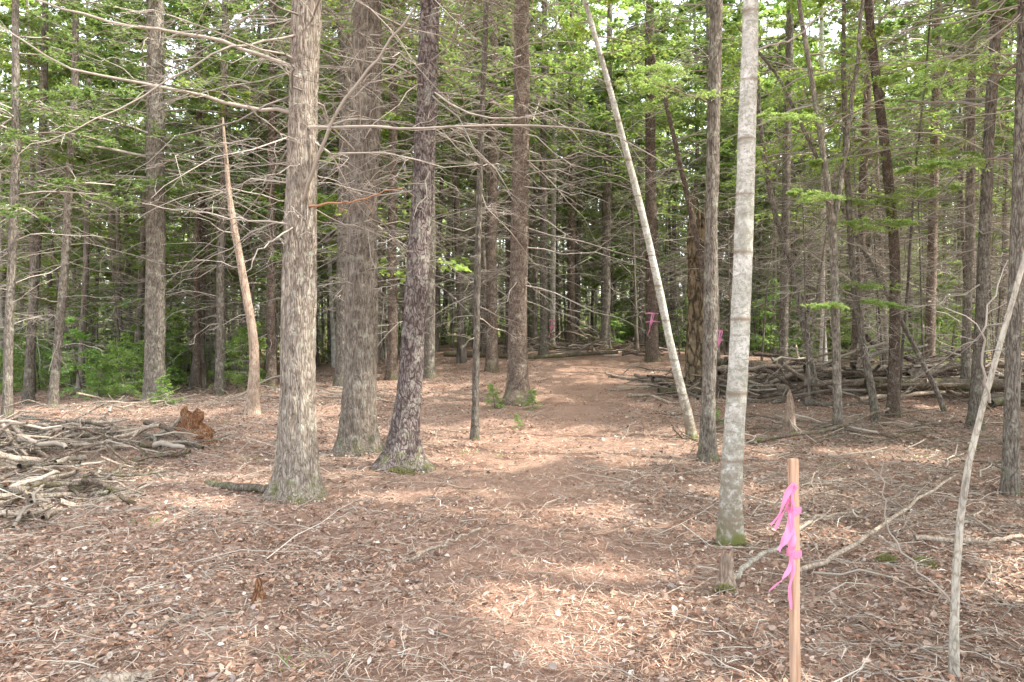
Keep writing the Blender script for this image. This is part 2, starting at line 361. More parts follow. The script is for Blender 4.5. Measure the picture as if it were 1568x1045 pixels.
def limb(B,pts,r0,r1,n=6,mat=1,col=(.36,.32,.27),sub=10,rng=None,lf=.3):
    p=np.array(pts,float);M=16;t=np.linspace(0,len(p)-1,M);Q=np.stack([np.interp(t,np.arange(len(p)),p[:,i]) for i in range(3)],-1)
    Q[1:-1]=(Q[:-2]+2*Q[1:-1]+Q[2:])/4
    Q[1:]+=np.random.default_rng(int(abs(pts[0][0]*977))+len(pts)).normal(0,.009,(M-1,3))
    R=np.linspace(r0,r1,M)
    V,F=tubes(Q[None],R[None],n);B.add(V,F,mat,col)
    if sub:
        rng=rng or R0;L=np.array([np.linalg.norm(Q[-1]-Q[0])])
        P2,R2,L2=side(rng,Q[None],L,R[None],sub,lf,5,-.05,.15,.4,.14);V,F=tubes(P2,np.maximum(R2*.5,.0025),4);B.add(V,F,mat,col)
        P3,R3,L3=side(rng,P2,L2,R2*.5,4,.45,3,0,.15,.4);V,F=tubes(P3,np.maximum(R3*.5,.0016),3);B.add(V,F,mat,col)
CR=(8,14.5,40,2.6,10,0,10,.2,.085)
HT='hemlock_tree'
def exA(B,rng,at,rad):
    limb(B,[(-1.95,7,3.6),(-2.4,6.9,3.62),(-3.1,6.7,3.75),(-3.9,6.5,3.85),(-4.6,6.3,4.3)],.022,.005,rng=rng,sub=14)
    limb(B,[(-1.93,6.9,3.45),(-1.5,6.8,3.42),(-.8,6.6,3.36),(.2,6.4,3.35),(.9,6.2,3.2),(1.3,6.1,2.9)],.016,.004,rng=rng,sub=16)
    limb(B,[(-2.0,6.9,2.55),(-2.6,6.7,2.6),(-3.3,6.6,2.7)],.012,.004,rng=rng,sub=8)
    limb(B,[(-2.0,6.9,2.55),(-2.2,6.5,2.3),(-2.3,6.3,2.0)],.009,.003,rng=rng,sub=6)
    limb(B,[(-1.96,6.9,2.75),(-1.75,6.6,3.0),(-1.55,6.4,3.4),(-1.2,6.3,3.8),(-.8,6.1,4.2)],.02,.009,rng=rng,sub=10)
    limb(B,[(-1.9,6.9,2.72),(-1.5,6.8,2.74),(-1.0,6.7,2.85)],.012,.005,col=(.34,.19,.115),rng=rng,sub=3)
    limb(B,[(-2.0,6.9,4.0),(-2.8,6.8,4.25),(-3.8,6.6,4.35),(-4.6,6.5,4.6)],.02,.006,rng=rng,sub=14)
    limb(B,[(-2.0,6.9,4.3),(-2.6,6.5,4.0),(-3.5,6.2,3.3),(-4.0,6.0,3.0)],.012,.003,rng=rng,sub=14)
tree(HT,-2.05,7.0,[(0,0,.20),(1.6,.02,.175),(2.8,.07,.16),(4.7,.14,.145)],BKA,1,(2.2,7,85,1.6,7),CR,88,6,.6,.011,H=15,extra=exA,lump=.07)
tree(HT,-1.92,9.2,[(0,0,.235),(2,.05,.22),(5.7,.14,.19)],BKA,2,(1.9,8,100,1.7,7),CR,96,7,.5,.014,H=17,lump=.05)
tree('spruce_tree',-1.22,8.2,[(0,-.05,.15),(.6,.06,.14),(1.6,.15,.13),(3.8,.28,.12),(5.2,.33,.11)],BKC,3,(2.0,7,80,1.5,7),CR,80,6,1.1,.008,H=15,lump=.06,rs=.95)
tree('spruce_tree',.1,13.8,[(0,0,.21),(2,.02,.19),(7.7,.1,.15)],BKR,4,(1.4,9,130,2.1,6),(7,15,46,2.4,12,0,12,.15,.06),48,8,.9,.01,H=16)
tree('young_hemlock_tree',-.52,10.3,[(0,0,.055),(3,.06,.05),(6.1,.17,.04)],BK,5,(1.2,8,90,1.2,6),(6.5,10,20,1.1,8,0,10,.1,.04),12,0,.4,0,H=10.5)
def exB(B,rng,at,rad):
    limb(B,[(1.7,5.4,3.6),(2.1,5.6,3.75),(2.6,5.7,4.2)],.01,.004,rng=rng,sub=4)
tree('birch_tree',1.59,5.4,[(0,0,.092),(.4,.02,.084),(1.6,.08,.078),(4,.14,.062)],BIR,6,None,(5.5,9.5,16,1.4,8,0,12,.08,.06),40,5,.3,.003,YG,True,H=10,extra=exB,lump=.06)
tree('maple_tree',2.38,9.0,[(0,0,.10),(2,.03,.09),(5.6,.08,.08)],BK,7,(2.2,7,60,1.4,6),CR,40,6,.5,.005,H=13,lump=.12)
tree('leaning_birch_tree',2.55,10.3,[(0,0,.072),(1.0,-.27,.065),(2.05,-.49,.06),(3.4,-.81,.055),(4.8,-1.18,.048),(5.6,-1.42,.042),(8,-2.1,.03)],BIR,8,None,(5,8.2,12,1.3,8,0,14,.07,.05),24,6,.4,0,YG,H=9,lump=.08)
tree('spruce_tree',6.2,12.0,[(0,0,.10),(2.6,0,.09),(4.2,-.15,.085),(6.9,-.5,.07)],BKR,9,(1.2,8,70,1.5,6),CR,20,0,.4,0,H=12)
def ex10(B,rng,at,rad):
    limb(B,[(4.72,10.9,3.1),(4.9,10.9,4.2),(5.05,10.9,5.5),(5.2,10.9,7.2)],.045,.02,6,0,sub=6,rng=rng)
tree('maple_tree',4.82,10.9,[(0,0,.07),(3.0,-.09,.06),(4.5,-.3,.045),(6.4,-.65,.035)],BK,10,(1.5,6,46,1.2,5),(4,8.5,22,1.4,8,3,8,.06,.03),16,0,.4,0,YG,H=9,extra=ex10)
tree('maple_tree',5.75,11.6,[(0,0,.065),(1.4,-.3,.06),(2.6,-.46,.055),(4.7,-.56,.045)],BK,11,(1.0,5.5,46,1.2,5),(3.4,8,26,1.4,8,3,8,.06,.03),12,0,.3,0,YG,H=8.5)
tree('maple_tree',5.8,14,[(0,0,.075),(2.3,-.47,.065),(3.7,-.9,.06),(5.3,-1.15,.055),(7.8,-1.3,.04)],BK,12,(1.5,7,46,1.3,5),(4.5,9,26,1.5,8,2,8,.07,.035),12,0,.3,0,YG,H=9.5)
tree('spruce_tree',4.8,7.1,[(0,0,.078),(4.7,.08,.065)],BK,13,(1.2,7,75,1.5,6),CR,24,4,.4,.004,H=13)
tree(HT,6.9,11,[(0,0,.10),(6.5,.25,.08)],BK,14,(1.0,7,75,1.5,6),(4.5,13,40,2.2,10,2,8,.08,.03),16,0,.4,0,H=13)
tree(HT,-7.5,15.5,[(0,0,.23),(8.4,.1,.18)],BK,17,(3,10,60,2.0,6),(4.2,14,44,3.0,12,3,9,.10,.04),40,6,.6,.012,DG,H=16)
tree('spruce_tree',-9.35,15,[(0,0,.10),(2.9,.3,.09),(6.5,.55,.08)],BK,18,(1,6,50,1.4,6),(3.8,12,44,2.2,10,3,8,.10,.04),14,0,.4,0,DG,H=14)
tree('spruce_tree',-10.5,16,[(0,0,.11),(6,.43,.09)],BK,19,(1,6,50,1.4,6),(3.5,12,44,2.2,10,3,8,.10,.04),14,0,.4,0,GR,H=14)
tree('spruce_tree',-8.9,13,[(0,0,.085),(5,.23,.075)],BK,20,(1.5,6,44,1.2,6),(3.4,12,40,2.2,12,3,8,.09,.035),14,0,.4,0,DG,H=13)
k=21
for (x,y,r,dx) in [(-5.55,17,.135,.08),(-6.55,16.5,.11,.2),(-8.1,19,.1,.1),(-3.65,16,.2,.1),(-2.76,17,.14,.05),(-1.9,17,.13,.1),(-.5,18,.16,.05),(.9,21,.14,0),(3.8,20,.2,-.1),(2.9,23,.17,.1),(-4.6,20,.13,0),(4.7,17,.11,-.2),(7.4,16,.11,.3),(8.9,14.5,.1,.1),(9.6,17,.13,.1),(6.6,18,.13,.1),(2.0,25,.16,0),(-.1,22,.13,.1)]:
    tree(['spruce_tree',HT][k%2],x,y,[(0,0,r),(8,dx,r*.75)],[BK,BKR][k%2],k,(1.0,9,85,1.7,5),(6,14,36,2.4,11,0,12,.16,.07),14,0,.4,0,GR if k%3 else YG,H=15,third=(y<16.5),rs=.86);k+=1
tree('birch_tree',1.3,24,[(0,0,.11),(8,.1,.08)],BIR,60,None,(7,12,20,1.5,8,0,12,.12,.08),14,0,.3,0,YG,H=13)
tree('dead_tree_snag',-4.4,12.5,[(0,0,.11),(1.16,.05,.085),(2.37,-.15,.072),(3.8,-.39,.048),(4.6,-.42,.025)],SNW,61,(1.6,4.6,26,1.1,4),None,24,5,.5,.006,H=5)
def snagtop(B,rng,at,rad):
    for i in range(9):
        a=i/9*6.283;p=at(3.15)+[.13*math.cos(a),.13*math.sin(a),0];hh=rng.uniform(.15,.8)
        limb(B,[p-[0,0,.5],p+[0,0,hh*.5],p+[rng.normal(0,.04),rng.normal(0,.04),hh]],.06,.012,5,0,sub=0)
tree('broken_tree_snag',3.72,15,[(0,0,.20),(1.6,.0,.17),(3.2,-.02,.14)],SNAGM,62,(1,3,8,.5,3),None,32,3.2,.4,.03,H=3.25,extra=snagtop,lump=.2)
tree('fallen_leaning_trunk',3.95,14.2,[(0,0,.07),(2.7,-.33,.065),(4.5,-.75,.055),(6.4,-1.2,.04)],BKR,63,(2,6.3,24,1.0,4),None,12,0,.1,0,H=7.2)
tree('fallen_leaning_trunk',7.4,12.5,[(0,0,.05),(3,-1.6,.045),(6,-3.1,.03)],BK,64,(1,6,24,.9,4),None,10,0,.1,0,H=6.5)
tree('maple_sapling',2.05,3.4,[(0,0,.018),(.7,.0,.0155),(1.0,.06,.0145),(1.3,.15,.013),(1.9,.31,.011)],BKP,65,None,None,12,0,.3,0,H=2.8,rs=1,extra=lambda B,rng,at,rad:(limb(B,[(2.2,3.4,1.25),(2.1,3.3,1.6),(2.2,3.3,1.9)],.006,.002,rng=rng,sub=3),limb(B,[(2.05,3.4,.3),(1.8,3.5,.6),(1.75,3.5,.95)],.006,.002,rng=rng,sub=4)))
# unseen canopy trees, added right of frame to shade the ground
k=70
for (x,y) in [(7.2,3.2),(9.4,6.2),(6.0,-.5),(11.5,9.5),(10.5,1),(13.5,5),(9.2,10.2),(12.5,12.5),(15.5,9),(4.6,2.0)]:
    tree([HT,'spruce_tree'][k%2],x,y,[(0,0,.17),(8,.1,.12)],BK,k,(1.5,7,14,1.3,4),(5.5,15,72,3.1,12,0,11,.25,.13),12,0,.4,0,GR,H=15.5,third=False);k+=1
# mid-distance forest (instanced)
protos={'dead':[],'live':[],'broad':[]}
def proto(kind,i):
    rng=np.random.default_rng(500+i);H=rng.uniform(12,15);r=rng.uniform(.06,.14);B=MB()
    at,rad=trunk(B,[(-1,0,0,r),(0,0,0,r),(H*.5,rng.normal(0,.25),rng.normal(0,.25),r*.75),(H,rng.normal(0,.3),0,.02)],(0,0,0),8,.9,seed=i)
    if kind=='dead': dress(B,rng,at,rad,(.8,8,80,1.6,5),(5.5,H,44,2.1,9,0,11,.2,.085),col=GR,mask=False,dcol=(.33,.30,.26),third=False)
    if kind=='live': dress(B,rng,at,rad,(.8,5,30,1.4,4),(1.8,H,66,2.2,9,0,11,.2,.085),col=(.15,.235,.085),mask=False,third=False)
    if kind=='broad': dress(B,rng,at,rad,(1.5,6,20,1.2,4),(3.0,H,50,2.6,16,0,8,.15,.12),col=YG,mask=False,third=False)
    o=B.build('proto',[BKL if (kind=='broad' and i%2) else BKF,TWIG,FOL]);me=o.data;bpy.data.objects.remove(o);return me
for i in range(5): protos['dead'].append(proto('dead',i))
for i in range(3): protos['live'].append(proto('live',10+i))
for i in range(2): protos['broad'].append(proto('broad',20+i))
par=bpy.data.objects.new('distant_forest',None);bpy.context.scene.collection.objects.link(par)
rng=np.random.default_rng(11);pts=[];tries=0
while len(pts)<220 and tries<9000:
    tries+=1;y=18+26*rng.random();x=rng.uniform(-1,1)*(.74*y+2)
    if y<24 and abs(x-pathx(y))<1.6: continue
    if y<22 and abs(x)<13 and rng.random()<.3: continue
    md=1.25
    if x<-.35*y and rng.random()<.5: continue
    if any((x-a)**2+(y-b)**2<md*md for a,b in pts): continue
    pts.append((x,y))
for i,(x,y) in enumerate(pts):
    u=rng.random()
    if x<-.35*y: kd='live' if u<.3 else ('broad' if u<.55 else 'dead')
    elif y>30: kd='dead' if u<.55 else ('live' if u<.78 else 'broad')
    else: kd='dead' if u<.83 else ('broad' if u<.93 else 'live')
    me=protos[kd][rng.integers(len(protos[kd]))]
    o=bpy.data.objects.new('tree_%s'%kd,me);bpy.context.scene.collection.objects.link(o);o.parent=par
    o.location=(x,y,float(hz(x,y))-.05);o.rotation_euler=(rng.normal(0,.025),rng.normal(0,.025),rng.uniform(0,6.28));s=rng.uniform(.75,1.15);o.scale=(s,s,s*rng.uniform(.9,1.15))
def far():  # far trunk and leaf colours kept pale in place of real haze
    rng=np.random.default_rng(21);B=MB();K=560
    y=rng.uniform(40,85,K);x=rng.uniform(-1,1,K)*(.8*y+3);b=hz(x,y);H=rng.uniform(10,20,K)
    t=np.linspace(0,1,5);P=np.stack([x[:,None]+rng.normal(0,.2,(K,5)),y[:,None]+rng.normal(0,.2,(K,5)),b[:,None]-.3+H[:,None]*t],-1)
    R=rng.uniform(.07,.17,K)[:,None]*(1-.6*t);V,F=tubes(P,R,6);C=np.where(rng.random(K)<.2,.48,.22)[:,None]*np.array([1,.93,.83])
    B.add(V,F,0,np.repeat(C,30,0))
    K2=9000;i=rng.integers(0,K,K2);z=rng.uniform(.8,8,K2);az=rng.uniform(0,6.283,K2);O=np.stack([x[i],y[i],b[i]+z],-1)
    D=nrm(np.stack([np.cos(az),np.sin(az),rng.normal(-.05,.2,K2)],-1));P,R=grow(rng,O,D,rng.uniform(.6,1.9,K2),np.full(K2,.013),3,.1);V,F=tubes(P,R,3);B.add(V,F,0,(.29,.26,.22))
    K3=15000;i=rng.integers(0,K,K3);fr=rng.random(K3);z0=np.where(rng.random(K)<.5,.3,3.5)[i];z=z0+(H[i]-z0)*fr;az=rng.uniform(0,6.283,K3)
    rad=rng.random(K3)*2.5*(1.1-.8*fr);c=np.stack([x[i]+rad*np.cos(az),y[i]+rad*np.sin(az),b[i]+z-rad*.15],-1)
    n=9;O=(c[:,None,:]+rng.normal(0,1,(K3,n,3))*[.4,.4,.14]).reshape(-1,3);NN=len(O)
    D=nrm(rng.normal(0,1,(NN,3))*[1,1,.4]);W=nrm(np.cross(D,rng.normal(0,.6,(NN,3))+[0,0,1]));l=rng.uniform(.12,.26,NN)[:,None];w=l*.5
    V=np.stack([O-D*l,O+W*w,O+D*l,O-W*w],1).reshape(-1,3)
    base=np.where((rng.random(K)<.45)[:,None],np.array([(.34,.45,.15)]),np.array([(.17,.25,.105)]))*rng.uniform(.75,1.2,(K,1))
    C=np.repeat(base[i]*rng.uniform(.75,1.2,(K3,1)),n,0)*rng.uniform(.85,1.15,(NN,1))
    B.add(V,np.arange(NN*4).reshape(-1,4),1,np.repeat(C,4,0),False)
    K4=6500;y4=rng.uniform(30,75,K4);x4=rng.uniform(-1,1,K4)*(.8*y4);c=np.stack([x4,y4,hz(x4,y4)+rng.random(K4)**1.2*(1+2.4*vn(x4*.25,y4*.25,8))],-1)
    O=(c[:,None,:]+rng.normal(0,1,(K4,n,3))*[.45,.45,.2]).reshape(-1,3);NN=len(O)
    D=nrm(rng.normal(0,1,(NN,3))*[1,1,.4]);W=nrm(np.cross(D,rng.normal(0,.6,(NN,3))+[0,0,1]));l=rng.uniform(.08,.18,NN)[:,None];w=l*.5
    V=np.stack([O-D*l,O+W*w,O+D*l,O-W*w],1).reshape(-1,3);C=np.array((.23,.31,.125))*rng.uniform(.6,1.3,(K4,1))
    B.add(V,np.arange(NN*4).reshape(-1,4),1,np.repeat(np.repeat(C,n,0),4,0),False)
    B.build('distant_treeline',[TWIG,FOL])
far()
# understory
def under(kind,i):
    rng=np.random.default_rng(800+i);B=MB();H=rng.uniform(3,6) if kind=='whip' else rng.uniform(1,2.2)
    at,rad=trunk(B,[(-1,0,0,.024),(0,0,0,.024),(H,rng.normal(0,.3),rng.normal(0,.3),.006)],(0,0,0),5,.4,seed=i)
    if kind=='whip': dress(B,rng,at,rad,(.3,H,50,1.0,5),None,mask=False,third=False)
    else: dress(B,rng,at,rad,None,(.1,H,40,.75,7,0,11,.09,.035),col=(.28,.42,.14),mask=False,third=False)
    o=B.build('p',[BKF,TWIG,FOL]);me=o.data;bpy.data.objects.remove(o);return me
wh=[under('whip',i) for i in range(4)];fs=[under('fir',10+i) for i in range(3)]
pa=bpy.data.objects.new('understory_saplings',None);bpy.context.scene.collection.objects.link(pa)
def inst(me,x,y,s):
    o=bpy.data.objects.new('sapling',me);bpy.context.scene.collection.objects.link(o);o.parent=pa;o.location=(x,y,float(hz(x,y))-.03);o.rotation_euler=(rng.normal(0,.08),rng.normal(0,.08),rng.uniform(0,6.28));o.scale=(s,s,s)
c=0
while c<175:
    y=rng.uniform(12,38);x=rng.uniform(-1,1)*.76*y
    if abs(x-pathx(y))<2.2 : continue
    if y<18 and x<4.5 : continue
    inst(wh[rng.integers(4)],x,y,rng.uniform(.8,1.5));c+=1
for i in range(100):
    y=rng.uniform(16.5,33);x=-rng.uniform(.36,.74)*y
    inst(fs[rng.integers(3)],x,y,rng.uniform(.5,1.1))
for i in range(80):
    y=rng.uniform(20,44);x=rng.uniform(.12,.75)*y;inst(fs[rng.integers(3)],x,y,rng.uniform(.6,1.6))
for (x,y,s) in [(-.3,13.2,.3),(.35,13,.25),(-4.6,16,.4),(3.2,11.5,.2),(0.1,11,.15),(-6.9,14.6,.45)]: inst(fs[0],x,y,s)
def bough(B,rng,p,d,L,col):
    O=np.array([p]);D=nrm(np.array([d],float))
    P,R=grow(rng,O,D,np.array([L]),np.array([.01]),8,.05,-.12);V,F=tubes(P,R,5);B.add(V,F,0,(.25,.2,.16))
    P2,R2,L2=side(rng,P,np.array([L]),R,22,.45,5,-.1,.1,.1);V,F=tubes(P2,R2,3);B.add(V,F,0,(.25,.2,.16))
    P3,R3,L3=side(rng,P2,L2,R2,7,.45,3,-.08,.1,.25)
    PP=np.concatenate([P3,P2[:,[0,2,4]]]);r=leaves(rng,PP,16,.04,.014,col,.3,False,.9);B.add(r[0],r[1],1,r[2],False)
B=MB();rg=np.random.default_rng(44)
for p,d,L in [((4.7,10.9,3.4),(-.7,-.6,.12),1.1),((5.3,11.6,3.1),(.4,-.9,.1),1.1),((6.2,12,3.2),(-.8,-.6,.1),1.4),((6.2,12,3.5),(-.9,-.3,.2),1.3),((4.7,10.9,1.9),(-.5,-.8,.1),.9),((6.2,12,2.3),(-.9,-.4,.1),1.2),((6.2,12,4.3),(.6,-.8,0),1.2),((5.3,11.6,2.0),(.6,-.8,-.05),.9),((2.4,9,4.3),(-.8,-.5,.1),1.3),((2.4,9,4.7),(-.9,.2,.1),1.3),((4.8,7.1,3.2),(-.6,.6,.1),1.0),((4.8,7.1,4.0),(-.8,.3,.1),1.2),((5.3,11.6,4.0),(-.7,-.6,.1),1.2),((4.5,10.9,4.6),(-.8,-.4,.1),1.2),((5.6,11.6,3.6),(.9,-.3,.2),1.3)]:
    bough(B,rg,p,d,L,(.31,.42,.16))
B.build('hemlock_boughs',[TWIG,FOL])
# ---------------- debris
def log(name,pts,r0,r1,mat,n=14,subn=0):
    B=MB();p=[(a,b,float(hz(a,b))+c) for a,b,c in pts];limb(B,p,r0,r1,n,0,sub=subn,rng=R0)
    return B.build(name,[mat],p[0])
log('fallen_log',[(4.3,15.2,.1),(6,15.4,.3),(8.5,15.6,.45),(10.5,16,.5)],.11,.08,DEADW,14,6)
log('fallen_log',[(2.9,14.6,.07),(3.7,14.4,.08),(4.4,14.8,.1)],.07,.05,BKR)
log('fallen_log',[(4.5,16.5,.35),(7,16,.25),(11,15.5,.6)],.13,.09,BKR,14,6)
log('fallen_log',[(6.8,14.2,.25),(9,13.6,.4),(12,13.2,.5)],.12,.09,BKR,14,6)
log('fallen_log',[(5.2,14.6,.12),(7.5,14.5,.3),(9.5,14.9,.7)],.09,.06,DEADW,14,6)
log('fallen_log',[(8.5,13.1,.1),(10,12.9,.5),(12,13.6,.9)],.08,.05,BK,14,6)
log('fallen_log',[(-1.9,20.5,.15),(.5,20,.1),(3,21,.15)],.07,.05,BKR,10,4)
log('fallen_branch',[(1.75,4.6,.03),(2.2,4.9,.05),(3.0,5.8,.09),(4.2,7,.2)],.018,.012,DEADW,8,6)
log('fallen_branch',[(-.7,4.95,.03),(-.5,5.2,.04),(-.22,5.6,.03)],.013,.008,DEADW,8)
log('fallen_branch',[(-1.9,3.8,.02),(-1.78,4.0,.04),(-1.55,4.15,.02)],.014,.008,DEADW,8,2)
log('fallen_branch',[(1.3,4.45,.03),(1.55,4.75,.08),(2.0,5.2,.05)],.02,.012,BKP,8,3)
log('fallen_branch',[(1.95,5.3,.02),(2.5,6.0,.05),(2.95,6.2,.05)],.016,.01,DEADW,8,3)
log('fallen_branch',[(3.2,10,.04),(4.6,10.4,.15),(5.6,11,.3)],.035,.02,BKR,8,5)
log('fallen_branch',[(-4.5,6.6,.05),(-5.3,6.5,.06),(-7,7.2,.1)],.03,.02,DEADW,8,5)
log('fallen_branch',[(-3.1,7.5,.0),(-2.4,7.05,.05),(-2.0,6.8,.1)],.045,.03,BKA,10,0)
log('wood_chunk',[(-2.0,3.1,.02),(-1.8,3.22,.04),(-1.62,3.3,.02)],.045,.025,DEADW,7)
log('fallen_branch',[(2.9,5.3,.06),(3.4,5.2,.05),(3.9,5.4,.08)],.02,.013,DEADW,8,2)
def pile(name,cx,cy,sx,sy,n,h,L,rr,mats,seed):
    rng=np.random.default_rng(seed);B=MB()
    for j in range(len(mats)):
        K=n//len(mats);x=cx+sx*np.clip(rng.normal(0,1,K),-1.6,1.6);y=cy+sy*np.clip(rng.normal(0,1,K),-1.7,1.7);az=rng.normal(0,.7,K)+(rng.random(K)<.3)*1.3
        e=np.exp(-((x-cx)/sx/1.3)**2-((y-cy)/sy/1.3)**2)
        ll=L*rng.uniform(.3,1.2,K);D=nrm(np.stack([np.cos(az),np.sin(az),rng.normal(0,.2,K)],-1))
        O=np.stack([x,y,hz(x,y)+.02+h*e*rng.random(K)],-1)-D*ll[:,None]*.5
        P,R=grow(rng,O,D,ll,rr*(.15+1.1*rng.random(K)**2.5),6,.13,-.02);R=R*.5+R[:,:1]*.5
        P[:,:,2]=np.maximum(P[:,:,2],hz(P[:,:,0],P[:,:,1])+.01)
        V,F=tubes(P,R,7);B.add(V,F,j,np.repeat(np.array([(.38,.33,.27)])*rng.uniform(.4,1.3,(K,1)),42,0))
        P2,R2,L2=side(rng,P,ll,R*.5,5,.45,4,0,.1,.5,.16);V,F=tubes(P2,R2,4);B.add(V,F,j,(.32,.275,.23))
    B.build(name,mats)
pile('brush_pile',-6.3,8.8,1.3,1.1,400,.55,1.1,.035,[DEADW,BKR,TWIG,BK],1)
pile('brush_pile',-4.8,6.4,.7,.8,190,.22,.7,.03,[DEADW,BKR,DEADW,TWIG],12)
pile('brush_pile',2.0,23,1.7,1.0,120,.6,2.0,.04,[DEADW,BKR,TWIG],2)
pile('brush_pile',8.0,15.0,3,.9,400,.85,2.2,.05,[DEADW,BKR,TWIG,BK],3)
pile('brush_pile',4.6,10.8,1.2,.7,80,.1,1.2,.014,[BKR,TWIG],4)
pile('brush_pile',3.5,6.6,1.3,1.5,170,.08,.9,.008,[DEADW,TWIG],6)
pile('brush_pile',6.5,9.5,1.5,1.2,120,.15,1.1,.015,[DEADW,BK,TWIG],8)
pile('brush_pile',-5.5,14.5,1.8,.8,70,.1,1.5,.02,[DEADW,TWIG],5)
def chunk(name,x,y,r,h,mat,seed,jag=.5,sides=26):
    B=MB();b=(x,y,float(hz(x,y)));th=np.arange(sides)*6.2832/sides;zs=np.linspace(-.05,1,14)
    T,Z=np.meshgrid(th,zs);top=1-jag*vn(T/6.2832*9,T*0,seed,9)
    zz=np.where(Z>0,Z*top,Z)*h
    rr=r*(1+.5*np.exp(-Z*5))*(1+.5*(vn(T/6.2832*7,Z*4,seed,7)-.5))*(1-.35*Z)
    V=np.stack([x+rr*np.cos(T),y+rr*np.sin(T),b[2]+zz],-1)
    cx=np.zeros((1,sides,3))+[x,y,b[2]+h*.35]
    V=np.concatenate([V,V[-1:]*.5+cx*.5,cx+(V[-1:]-cx)*.03]).reshape(-1,3)
    m,j=np.meshgrid(np.arange(15),np.arange(sides),indexing='ij');i0=m*sides+j;i1=m*sides+(j+1)%sides
    B.add(V,np.stack([i0,i1,i1+sides,i0+sides],-1).reshape(-1,4),0,smooth=False);return B.build(name,[mat],b)
chunk('rotten_stump',-4.6,10.6,.2,.42,ROT,1,.5)
chunk('rotten_stump',-4.2,10.1,.12,.16,ROT,2,.6)
chunk('broken_stump',4.0,10.6,.085,.72,SNW,3,.55)
chunk('mossy_stump',1.31,4.5,.055,.24,SNW,5,.7)
chunk('rotten_stump',-1.5,4.35,.035,.15,ROT,6,.7)
chunk('rotten_stump',-4.95,7.0,.16,.2,ROT,7,.6)
def moss(x,y,r,seed,hh=.45):
    rng=np.random.default_rng(seed);B=MB();K=2600;a=rng.uniform(0,6.283,K);q=np.sqrt(rng.random(K))*(.6+.5*vn(a/6.283*6,a*0,seed,6))
    X=x+r*q*np.cos(a);Y=y+r*q*np.sin(a);Z=hz(X,Y)+r*hh*np.maximum(1-q**2,0)*rng.uniform(.7,1,K)
    O=np.stack([X,Y,Z],-1);D=nrm(np.stack([np.cos(a)*q,np.sin(a)*q,1+0*a],-1)+rng.normal(0,.4,(K,3)));W=nrm(np.cross(D,rng.normal(0,1,(K,3))));l=.011;w=.0045
    V=np.stack([O-D*l,O+W*w,O+D*l,O-W*w],1).reshape(-1,3);C=np.array((.26,.26,.10))*rng.uniform(.5,1.4,K)[:,None]
    B.add(V,np.arange(K*4).reshape(-1,4),0,np.repeat(C,4,0),False);B.build('moss_clump',[LIT])
for i,(x,y,r,q) in enumerate([(2.72,4.85,.08,.6),(2.5,4.9,.07,.5),(1.62,5.36,.14,.2),(1.28,4.42,.07,.5),(4.03,10.55,.12,.5),(5.9,9.4,.10,.6),(-1.2,8.0,.22,.3)]): moss(x,y,r,i,q)
def tufts():
    rng=np.random.default_rng(5);B=MB()
    for (x,y) in [(-.55,9.2),(-.1,9.0),(-3.2,8.9),(-4.6,11.5),(-5.2,12),(.1,12),(3.0,7.5),(3.8,8.6),(2.3,6.1),(-1.0,3.5),(-.2,3.1),(-3,6.1),(4.4,12),(5,9)]:
        K=24;X=rng.normal(x,.08,K);Y=rng.normal(y,.08,K);O=np.stack([X,Y,hz(X,Y)+.01],-1);a=rng.uniform(0,6.28,K)
        D=nrm(np.stack([np.cos(a)*.7,np.sin(a)*.7,.8+0*a],-1));W=nrm(np.cross(D,[0,0,1.]));l=rng.uniform(.015,.045,K)[:,None];w=.006
        V=np.stack([O,O+D*l*.6+W*w,O+D*l,O+D*l*.6-W*w],1).reshape(-1,3);B.add(V,np.arange(K*4).reshape(-1,4),0,(.2,.28,.1),False)
    B.build('small_green_plants',[FOL])
tufts()
# ---------------- stake and ribbons
def pinkm():
    m,nt=newmat('pink_tape');n=N(nt);d=n('ShaderNodeBsdfDiffuse');t=n('ShaderNodeBsdfTranslucent');g=n('ShaderNodeBsdfGlossy');g.inputs['Roughness'].default_value=.35
    d.inputs[0].default_value=(.95,.36,.62,1);t.inputs[0].default_value=(.95,.36,.62,1)
    a=n('ShaderNodeMixShader');a.inputs[0].default_value=.4;n.l(d.outputs[0],a.inputs[1]);n.l(t.outputs[0],a.inputs[2])
    b=n('ShaderNodeMixShader');b.inputs[0].default_value=.06;n.l(a.outputs[0],b.inputs[1]);n.l(g.outputs[0],b.inputs[2]);o=n('ShaderNodeOutputMaterial');n.l(b.outputs[0],o.inputs[0]);return m
PINK=pinkm()
def ribbon(B,pts,w,tw=1.5,mat=0,seed=0):
    p=np.array(pts,float);M=30;t=np.linspace(0,len(p)-1,M);Q=np.stack([np.interp(t,np.arange(len(p)),p[:,i]) for i in range(3)],-1)
    for _ in range(3): Q[1:-1]=(Q[:-2]+2*Q[1:-1]+Q[2:])/4
    T=nrm(np.gradient(Q,axis=0));a=np.linspace(0,tw,M)+seed+.5*np.sin(np.linspace(0,9,M)+seed)
    A=nrm(np.cross(T,[0.1,1,.05]));Bn=np.cross(T,A);W=A*np.cos(a)[:,None]+Bn*np.sin(a)[:,None]
    cols=[]
    for u in (-1,-.3,.35,1): cols.append(Q+W*w*.5*u+np.cross(T,W)*.15*w*(u*u))
    V=np.stack(cols,1).reshape(-1,3);m,j=np.meshgrid(np.arange(M-1),np.arange(3),indexing='ij');i0=m*4+j
    B.add(V,np.stack([i0,i0+1,i0+5,i0+4],-1).reshape(-1,4),mat)
